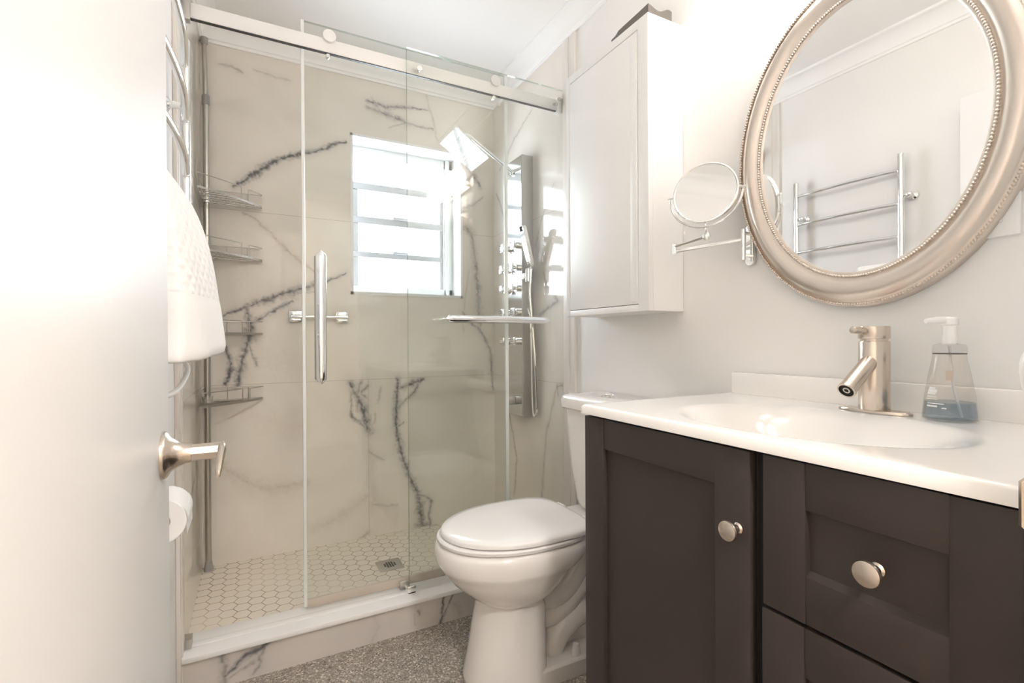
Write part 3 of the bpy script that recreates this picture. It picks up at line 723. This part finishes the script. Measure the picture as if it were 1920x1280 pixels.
# ------------------------------------------------------------------ toilet
TY = 1.372
to = thing('toilet', 'white two-piece toilet with closed lid between shower and vanity', 'toilet', (.85,TY,0))
def egg(xf, xb, w, z, n=48, pf=2.0, pb=2.6, yo=0, tail=.42):
    """egg outline: front tip xf (small x), back xb, half width w; widest point nearer the back"""
    xc = xf+(xb-xf)*(1-tail); out = []
    for k in range(n):
        a = 2*math.pi*k/n; ca, sa = math.cos(a), math.sin(a)
        if ca < 0: L, p = xc-xf, pf
        else: L, p = xb-xc, pb
        out.append((xc+L*math.copysign(abs(ca)**(2/p), ca), TY+yo+w*math.copysign(abs(sa)**(2/p), sa), z))
    return out
b = B()
lv = [(0.0, 0.572, 0.798, 0.112, 4), (0.01, 0.561, 0.803, 0.117, 4), (0.03, 0.561, 0.803, 0.117, 4), (0.1085, 0.579, 0.8, 0.11, 4.5), (0.1845, 0.592, 0.798, 0.105, 5), (0.237, 0.603, 0.798, 0.104, 5), (0.26, 0.603, 0.795, 0.106, 4), (0.267, 0.592, 0.8, 0.116, 3), (0.279, 0.577, 0.815, 0.13, 2.6), (0.302, 0.551, 0.845, 0.15, 2.5), (0.329, 0.521, 0.872, 0.166, 2.4), (0.355, 0.501, 0.893, 0.177, 2.4), (0.372, 0.49, 0.91, 0.1835, 2.4), (0.379, 0.483, 0.925, 0.188, 2.4), (0.389, 0.478, 0.94, 0.191, 2.4), (0.412, 0.4735, 0.96, 0.1925, 2.4), (0.429, 0.475, 0.96, 0.192, 2.4), (0.441, 0.48, 0.958, 0.188, 2.4), (0.447, 0.491, 0.952, 0.178, 2.4)]
b.rings([egg(xf, xb, w, z, pf=2.2, pb=pb) for z, xf, xb, w, pb in lv])
# rear deck, trapway and foot plate
b.box(.93,1.16,TY-.125,TY+.125,.395,.445,.016,3)
b.box(.84,1.13,TY-.030,TY+.030,.02,.39,.02,3)
b.rings([[(x, TY+s_*w, z) for x, s_, w in ((.74,-1,.112),(1.06,-1,.112),(1.10,-1,.08),(1.10,1,.08),(1.06,1,.112),(.74,1,.112))] for z, k in ((0,1),(.046,1))])
b.rings([[(x, TY+s_*w, z) for x, s_, w in ((.74,-1,.112-k),(1.06-k,-1,.112-k),(1.10-k,-1,.08-k),(1.10-k,1,.08-k),(1.06-k,1,.112-k),(.74,1,.112-k))] for z, k in ((.046,0),(.052,.003),(.055,.010))])
for s_ in (-1,1):
    yo = TY+s_*.022
    P = spline([(.80,yo,.235),(.865,yo+s_*.012,.238),(.915,yo+s_*.014,.275),(.955,yo+s_*.010,.35),(.965,yo,.42)], 8)
    b.tube(P, [.046]*len(P), 18)
    P = spline([(.79,yo,.17),(.86,yo+s_*.014,.18),(.93,yo+s_*.018,.235),(.985,yo+s_*.012,.30),(1.01,yo,.40)], 8)
    b.tube(P, [.040]*len(P), 18)
    P = spline([(.845,yo,.03),(.85,yo+s_*.012,.085),(.885,yo+s_*.020,.135),(.95,yo+s_*.020,.16),(1.02,yo+s_*.01,.14),(1.06,yo,.04)], 8)
    b.tube(P, [.044]*len(P), 18)
bowl = b.obj('bowl', porc, to, angle=50)
for s_ in (-1,1): B().lathe([(.0145,0),(.0145,.004),(.0105,.030),(.0095,.034),(.006,.036)], (.900,TY+s_*.090,.054), n=24).obj('bolt_cap', plastic, to)
B().rings([egg(.488,.945,.180,.448,pf=2.1,pb=2.8,tail=.44), egg(.481,.95,.186,.451,pf=2.1,pb=2.8,tail=.44), egg(.480,.95,.187,.459,pf=2.1,pb=2.8,tail=.44), egg(.484,.948,.184,.463,pf=2.1,pb=2.8,tail=.44)]).obj('seat', plastic, to)
lidr = [egg(.499,.940,.176,.4645,pf=2.05,pb=4.2,tail=.44), egg(.492,.943,.183,.467,pf=2.05,pb=4.2,tail=.44), egg(.492,.943,.183,.476,pf=2.05,pb=4.2,tail=.44), egg(.498,.938,.178,.4815,pf=2.05,pb=4.2,tail=.44), egg(.525,.925,.157,.4845,pf=2.1,pb=3.0,tail=.44), egg(.60,.90,.09,.486,tail=.44)]
B().rings(lidr).obj('lid', plastic, to, angle=60)
for s_ in (-1,1): B().cyl((.955,TY+s_*.075-.02,.464),(.955,TY+s_*.075+.02,.464),.010).obj('hinge', plastic, to)
def rrect(x0, x1, hw, z, r=.05, n=8, rb=.01):
    out = []
    for cx, cy, a0, rr in ((x0+r,TKY-hw+r,math.pi,r),(x1-rb,TKY-hw+rb,1.5*math.pi,rb),(x1-rb,TKY+hw-rb,0,rb),(x0+r,TKY+hw-r,.5*math.pi,r)):
        for k in range(n): a = a0+.5*math.pi*k/(n-1); out.append((cx+rr*math.cos(a), cy+rr*math.sin(a), z))
    return out
TKY = 1.345
B().rings([rrect(1.042,1.18,.115,.445),rrect(1.030,1.185,.130,.458),rrect(1.024,1.187,.138,.48),rrect(1.010,1.187,.157,.62),rrect(1.002,1.187,.168,.76),rrect(1.000,1.187,.170,.803)]).obj('tank', porc, to, angle=50)
B().rings([rrect(.994,1.190,.179,.803),rrect(.989,1.192,.184,.808),rrect(.987,1.192,.186,.835),rrect(.992,1.192,.182,.847),rrect(1.0,1.192,.173,.8515),rrect(1.02,1.19,.155,.8525)]).obj('tank_lid', porc, to, angle=40)
B().lathe([(.025,0),(.025,.003),(.021,.006),(.0205,.0045),(.002,.0055)], (1.095,TKY+.015,.852)).obj('flush_button', chrome, to)
sx_m = mat('blue residue', (.45,.47,.60), .5)
b = B()
for dy, z0, z1 in ((.000,.105,.121),(.004,.112,.130),(.008,.108,.118),(.002,.098,.108),(-.003,.094,.110)):
    q = lambda t, z: (.0, 0, 0)
    y = TY+.055+dy; hw = .1075; tt = abs((y-TY)/hw); xs = .577+ (1-(1-tt**2.15)**(1/2.15))*.157
    b.box(xs-.0022, xs+.004, y-.0012, y+.0012, z0, z1)
b.obj('blue_mark', sx_m, to)

# ------------------------------------------------------------------ vanity
VX, V0, V1, VT = .684, .196, .936, .878
va = thing('vanity_cabinet', 'espresso shaker vanity with door, drawers and brushed knobs under white countertop', 'vanity', (.94,.56,0))
b = B().box(VX+.018, XR-.006, V1-.018, V1, 0, VT).box(VX+.018, XR-.006, V0, V0+.018, 0, VT).box(XR-.018, XR-.006, V0+.018, V1-.018, 0, VT)
b.box(VX+.018, XR-.018, V0+.018, V1-.018, .08, .098).box(VX+.018, VX+.034, V0+.018, V1-.018, 0, VT)
b.obj('carcass', esp, va, smooth=False)
B().box(VX+.0165, VX+.0185, .484, .502, .03, VT-.002).obj('door_gap', black_m, va, smooth=False)
def shaker(y0, y1, z0, z1, ys0, ys1, zp0, zp1, ledge=False):
    """front at x=VX facing -x; inner panel ys0..ys1 / zp0..zp1 recessed"""
    b = B(); t = .018; r = .0115
    for a0, a1, c0, c1 in ((y0, ys0, z0, z1), (ys1, y1, z0, z1)): b.box(VX, VX+t, a0, a1, c0, c1, .0012)
    b.box(VX+.0014, VX+t, ys0, ys1, z0, zp0, .0008); b.box(VX+.0014, VX+t, ys0, ys1, zp1, z1, .0008)
    b.box(VX+r, VX+t, ys0-.001, ys1+.001, zp0-.001, zp1+.001)
    if ledge: b.prism([(VX+.0014,zp0-.0005),(VX+r+.0005,zp0+.007),(VX+r+.0005,zp0-.001)], 'y', ys0, ys1)
    return b
def knob(y, z, parent):
    B().lathe([(.009,0),(.009,.002),(.0065,.005),(.006,.014),(.010,.019),(.0155,.022),(.0165,.025),(.0155,.028),(.010,.0305),(.001,.0315)], (VX+.0005,y,z), (-1,0,0), 32).obj('knob', nickel, parent, label='oval brushed nickel knob')
dd = shaker(.504, V1-.002, .04, .874, .570, .868, .10, .808).obj('door', esp, va); knob(.525, .748, dd)
d1_ = shaker(V0, .482, .648, .875, .256, .4175, .715, .808, True).obj('drawer', esp, va); knob(.327, .763, d1_)
d2_ = shaker(V0, .484, .35, .642, .256, .4195, .42, .572, True).obj('drawer', esp, va); knob(.327, .495, d2_)
d3_ = shaker(V0, .484, .04, .344, .256, .4195, .11, .27, True).obj('drawer', esp, va); knob(.327, .2, d3_)

# countertop with moulded basin
ct = thing('countertop', 'glossy white countertop with moulded oval basin and backsplash', 'countertop', (.94,.56,VT))
CX0, CX1, CY0, CY1, CZ = .677, XR-.004, .193, .940, .900
ys = np.linspace(CY0, CY1, 121); xs = np.linspace(CX0, CX1, 91)
def zt(x, y):
    ex = abs((x-.895)/.168); ey = abs((y-.548)/.222); q = (ex**2.1+ey**2.1)**.5
    t = min(1, max(0, (1.13-q)/1.08)); s = t*t*(3-2*t)
    lip = .0025*math.exp(-((q-1.10)/.05)**2)
    e = min(x-CX0, y-CY0, CY1-y); rnd = -(.004-math.sqrt(max(0, .004**2-(.004-min(.004, e))**2))) if e < .004 else 0
    return CZ-.115*s**.9+rnd
b = B(); G = [[b.bm.verts.new((x, y, zt(x, y))) for x in xs] for y in ys]
for j in range(len(ys)-1):
    for i in range(len(xs)-1): b.face([G[j][i], G[j][i+1], G[j+1][i+1], G[j+1][i]])
ring = G[0]+[G[j][-1] for j in range(1, len(ys))]+list(reversed(G[-1][:-1]))+[G[j][0] for j in range(len(ys)-2, 0, -1)]
low = [b.bm.verts.new((v.co.x, v.co.y, VT+.001)) for v in ring]
for k in range(len(ring)): b.face([ring[k], ring[(k+1) % len(ring)], low[(k+1) % len(ring)], low[k]])
b.obj('top', counter_m, ct, angle=60)
B().box(XR-.022, XR-.004, CY0, CY1-.015, CZ-.001, .9585, .004).obj('backsplash', counter_m, ct)
B().lathe([(.021,0),(.021,.002),(.015,.003),(.001,.0035)], (.895,.548,zt(.895,.548)+.0005)).obj('drain_ring', chrome, ct)

# faucet
fa = thing('faucet', 'brushed nickel single-lever faucet on oval base plate', 'faucet', (1.115,.538,CZ))
pl = []
for k in range(40):
    a = 2*math.pi*k/40; yy = math.sin(a); xx = math.cos(a)
    pl.append((1.113+.024*xx, .538+.045*math.copysign(min(1, abs(yy)*1.0), yy)+.022*(yy)))
def stad(h, k): return [(1.113+(x-1.113)*k, .538+(y-.538)*k, CZ+h) for x, y in pl]
B().rings([stad(.0005,1),stad(.004,1),stad(.0065,.95)]).obj('base_plate', nickel, fa)
B().lathe([(.0265,.006),(.0270,.008),(.0270,.142),(.0262,.144),(.0235,.1445)], (1.115,.538,CZ), n=48).obj('body', nickel, fa, angle=30)
B().lathe([(.0235,.1445),(.0235,.149),(.0265,.1495),(.0272,.151),(.0272,.172),(.0262,.1745),(.001,.175)], (1.115,.538,CZ), n=48).obj('cap', nickel, fa, angle=30)
sp0, sp1 = Vector((1.10,.538,1.004)), Vector((1.019,.540,.949)); dsp = (sp1-sp0).normalized()
spo = B().lathe([(.0155,0),(.0155,.092),(.0165,.0925),(.0165,.099),(.0135,.0995),(.0135,.097)], sp0, dsp, 36, cap=False).obj('spout', nickel, fa, angle=30)
B().lathe([(.001,.0968),(.0135,.0968)], sp0, dsp, 24, cap=False).obj('aerator', dark_hole, spo)
B().lathe([(.0065,.0965),(.0065,.0985),(.004,.0985),(.004,.0965)], sp0, dsp, 20, cap=False).obj('aerator_ring', steel, spo)
B().lathe([(.0072,0),(.0072,.050),(.0062,.0515),(.001,.052)], (1.100,.541,1.064), (-.97,.06,.05), 24).obj('lever', nickel, fa)

# soap dispenser
so = thing('soap_dispenser', 'clear flask-shaped pump bottle of blue liquid soap beside the faucet', 'soap bottle', (1.125,.412,CZ))
sc_ = (1.125,.420,CZ)
B().lathe([(0.0357, 0.001), (0.0394, 0.003), (0.0394, 0.008), (0.0357, 0.045), (0.0294, 0.085), (0.0245, 0.112), (0.0235, 0.122)], sc_, n=48, cap=True).obj('bottle', soap_glass, so, angle=60)
B().lathe([(0.0347, 0.003), (0.038, 0.005), (0.038, 0.009), (0.0355, 0.034)], sc_, n=48).obj('liquid', soap_liq, so, angle=60)
B().lathe([(.0240,.1205),(.0243,.121),(.0243,.122),(.0240,.1224)], sc_, n=40).obj('neck_ring', mat('dark neck line', (.12,.10,.085), .5), so)
B().lathe([(.0240,.122),(.0245,.124),(.0240,.134),(.0220,.138),(.012,.140)], sc_, n=40).obj('collar', clear_pl, so)
b = B().lathe([(.011,.138),(.0115,.150),(.0095,.158),(.0095,.172),(.013,.174),(.013,.185),(.010,.188),(.001,.1885)], sc_, n=32)
b.tube([(sc_[0],sc_[1],CZ+.181),(sc_[0]-.020,sc_[1]+.010,CZ+.183),(sc_[0]-.038,sc_[1]+.020,CZ+.181)], [.008,.006,.0045], 14)
b.obj('pump_head', mat('white pump plastic', (.88,.87,.86), .3), so)
B().tube([(sc_[0],sc_[1],CZ+.135),(sc_[0]+.004,sc_[1]-.004,CZ+.06),(sc_[0]+.006,sc_[1]-.016,CZ+.006)], .0022, 8).obj('dip_tube', mat('pale tube', (.75,.76,.77), .3), so)
def on_bottle(a0, a1, z0, z1, b):
    """small printed patch wrapped on the bottle, angle measured from the camera-facing side"""
    prof = [(0.0394, 0.008), (0.0357, 0.045), (0.0294, 0.085), (0.0245, 0.112)]
    def rr(z):
        for (ra, za), (rb, zb) in zip(prof[:-1], prof[1:]):
            if za <= z <= zb: return ra+(rb-ra)*(z-za)/(zb-za)
        return prof[-1][0]
    A = math.radians(200.1)
    b.rings([[(sc_[0]+(rr(z)+.0004)*math.cos(A+a), sc_[1]+(rr(z)+.0004)*math.sin(A+a), CZ+z) for a in np.linspace(a0, a1, 5)] for z in (z0, z1)], closed=False, cap=False)
b = B(); on_bottle(-.16,.16,.074,.092, b); b.obj('label_square', mat('brown label print', (.52,.44,.37), .6), so)
b = B()
for a0, a1, z0, z1 in ((-1.0,-.55,.048,.051),(-.98,-.50,.0515,.057),(-.95,-.60,.0575,.061),(-1.0,-.5,.043,.0445),(-1.0,-.45,.039,.040),(-.95,-.2,.031,.0325),(-.95,-.45,.0255,.0285),(-.28,-.1,.0235,.0255)): on_bottle(a0, a1, z0, z1, b)
b.obj('label_print', mat('white label print', (.85,.86,.86), .6), so)

# ------------------------------------------------------------------ wall cabinet over the toilet
wc = thing('wall_cabinet', 'tall white lacquered wall cabinet above the toilet', 'cabinet', (1.12,1.33,1.137))
x0, ya, yb, za, zb = 1.054, 1.114, 1.549, 1.137, 2.035
B().box(x0+.019, XR-.001, ya, yb, za, zb, .0015).obj('body', cab_m, wc, smooth=False)
b = B(); fr_ = .021
b.box(x0, x0+.019, ya, ya+.045, za, zb, .0015).box(x0, x0+.019, yb-fr_, yb, za, zb, .0015).box(x0, x0+.019, ya+.045, yb-fr_, za, za+fr_, .0015).box(x0, x0+.019, ya+.045, yb-fr_, zb-.028, zb, .0015)
fo = b.obj('face_frame', cab_m, wc)
B().box(x0-.0005, x0+.017, ya+.047, yb-fr_-.002, za+fr_+.002, zb-.031, .002).obj('door', cab_m, wc)
B().box(x0-.003, x0+.001, ya+.050, ya+.078, za+.03, zb-.05, .002).obj('finger_pull', cab_m, wc)
# grey cloth bundle lying on top
R = []
for y, hz, xs0, xs1 in ((1.119,.030,1.061,1.158),(1.13,.028,1.060,1.157),(1.17,.026,1.060,1.15),(1.22,.024,1.060,1.15),(1.255,.022,1.060,1.15),(1.268,.014,1.060,1.15),(1.29,.011,1.060,1.14)):
    zt_ = zb+.0005
    top = [(xs0+(xs1-xs0)*t, y, zt_+hz*(1+.35*math.sin(t*7+y*30)*t-.25*t*(1-t)*4*(y < 1.2))) for t in np.linspace(0, 1, 12)]
    R.append([(xs0,y,zt_)]+top+[(xs1,y,zt_)])
tag(B().rings(R).obj('fabric_bundle', fabric, angle=40), 'grey folded fabric bundle lying on top of the white wall cabinet', 'fabric')

# ------------------------------------------------------------------ oval mirror
MC = Vector((1.2,.600,1.497)); MA, MB_ = .225, .300
wm = thing('wall_mirror', 'large oval mirror in beaded champagne silver frame above the vanity', 'mirror', (1.19,.6,1.116))
def el(t, off, h): return (XR-h, MC.y+(MA+off)*math.cos(t), MC.z+(MB_+off*1.12)*math.sin(t))
N = 144
B().rings([[el(2*math.pi*k/N, .004, h) for k in range(N)] for h in (.0225,.0245)]).obj('mirror_glass', mirror_m, wm, smooth=False)
prof = [(.0,.0245),(.004,.0275),(.006,.028),(.012,.028),(.015,.0285),(.020,.032),(.028,.0370),(.036,.0385),(.044,.0375),(.051,.034),(.056,.0285),(.058,.0265),(.064,.026),(.067,.0245),(.069,.018),(.0695,.001),(.0,.001)]
B().rings([[el(2*math.pi*k/N, o_, h) for o_, h in prof] for k in range(N)], loop=True, cap=False).obj('frame', champ, wm, angle=50)
def beads(off, h, cnt, r, ph=0):
    b = B(); per = 6; m_ = cnt*per
    b.tube([el(2*math.pi*k/m_, off, h) for k in range(m_)], [r*(.22+.78*abs(math.sin(math.pi*k/per))) for k in range(m_)], 7, closed=True)
    return b
beads(.009,.0298,290,.0036).obj('inner_beading', champ, wm, angle=180)
beads(.0638,0.0278,340,.0036).obj('outer_beading', champ, wm, angle=180)

# makeup mirror on folding arm
mk = thing('makeup_mirror', 'round chrome magnifying mirror on folding wall arm beside the cabinet', 'magnifying mirror', (1.19,.872,1.245))
b = B()
pts = [(XR-.004, .873+.013*math.cos(a), (1.262 if math.sin(a) < 0 else 1.345)+.013*math.sin(a)) for a in np.linspace(0, 2*math.pi, 28, False)]
b.rings([pts, [(XR-.013, y, z) for _, y, z in pts]]); b.obj('wall_plate', chrome, mk)
B().cyl((1.168,.877,1.262),(1.168,.877,1.345),.0065).cyl((1.168,.877,1.275),(XR-.006,.877,1.275),.005).cyl((1.168,.877,1.335),(XR-.006,.877,1.335),.005).obj('swivel_post', chrome, mk)
hg = Vector((1.075,1.030,0))
B().tube([(1.168,.879,1.318),(hg.x,hg.y,1.302)], .0048, 12).obj('lower_arm', chrome, mk)
B().cyl((hg.x,hg.y,1.295),(hg.x,hg.y,1.323),.0065).obj('hinge_pin', chrome, mk)
pv = Vector((1.066,.911,1.322))
B().tube([(hg.x,hg.y,1.316),tuple(pv)], .0048, 12).obj('upper_arm', chrome, mk)
B().lathe([(.001,-.010),(.007,-.009),(.010,-.003),(.010,.003),(.006,.012),(.0025,.020),(.0025,.034)], pv, n=20).obj('ball_joint', chrome, mk)
dc = Vector((1.060,.910,1.437))
nrm = (Vector((0,0,1.05))-dc).normalized()
nrm = (Matrix.Rotation(math.radians(-14), 3, 'Z') @ nrm); side = nrm.cross(Vector((0,0,1))).normalized()
nrm = (nrm*math.cos(math.radians(24))+Vector((0,0,1))*math.sin(math.radians(24))).normalized()
upd = side.cross(nrm).normalized()
if upd.z < 0: upd = -upd
RD = .082
dsk = B().lathe([(RD-.004,.0045),(RD-.002,.006),(RD+.001,.005),(RD+.002,0),(RD+.001,-.005),(RD-.002,-.006),(RD-.006,-.0065)], dc, nrm, 72).obj('rim', chrome, mk)
B().lathe([(.0001,.003),(RD-.003,.004)], dc, nrm, 72, cap=False).obj('mirror_glass', mirror_m, dsk, smooth=False)
b = B().tube([dc+(side*math.cos(a)+upd*math.sin(a)*1.02)*(RD+.011) for a in np.linspace(math.pi, 2*math.pi, 40)], .0026, 8)
for s_ in (-1,1): b.cyl(dc+side*s_*(RD+.001), dc+side*s_*(RD+.016), .0035, n=10)
b.obj('yoke', chrome, mk)

# light switch / outlet box half hidden behind the mirror
sw = thing('wall_outlet', 'white outlet plate on the wall behind right edge of the oval mirror', 'outlet', (1.2,.37,1.235))
B().box(XR-.010,XR-.0005,.345,.425,1.232,1.35,.003).obj('plate', trim_m, sw); B().box(XR-.012,XR-.009,.368,.402,1.257,1.325,.002).obj('socket_face', plastic, sw)

# vanity light above the mirror
vl = thing('vanity_light', 'nickel vanity light with glowing glass shades above the oval mirror', 'light', (1.18,.6,1.99))
B().box(XR-.022,XR-.0005,.36,.835,1.985,2.06,.006).obj('back_plate', nickel, vl)
for y in (.78,.60,.42):
    B().tube(spline([(XR-.02,y,1.995),(1.13,y,2.0),(1.11,y,2.03)]), .007, 10).obj('arm', nickel, vl)
    B().lathe([(.022,.045),(.040,.02),(.046,-.02),(.040,-.055),(.02,-.075),(.001,-.08)], (1.10,y,2.045), n=28, cap=True).obj('shade', glow, vl, label='glowing glass shade')
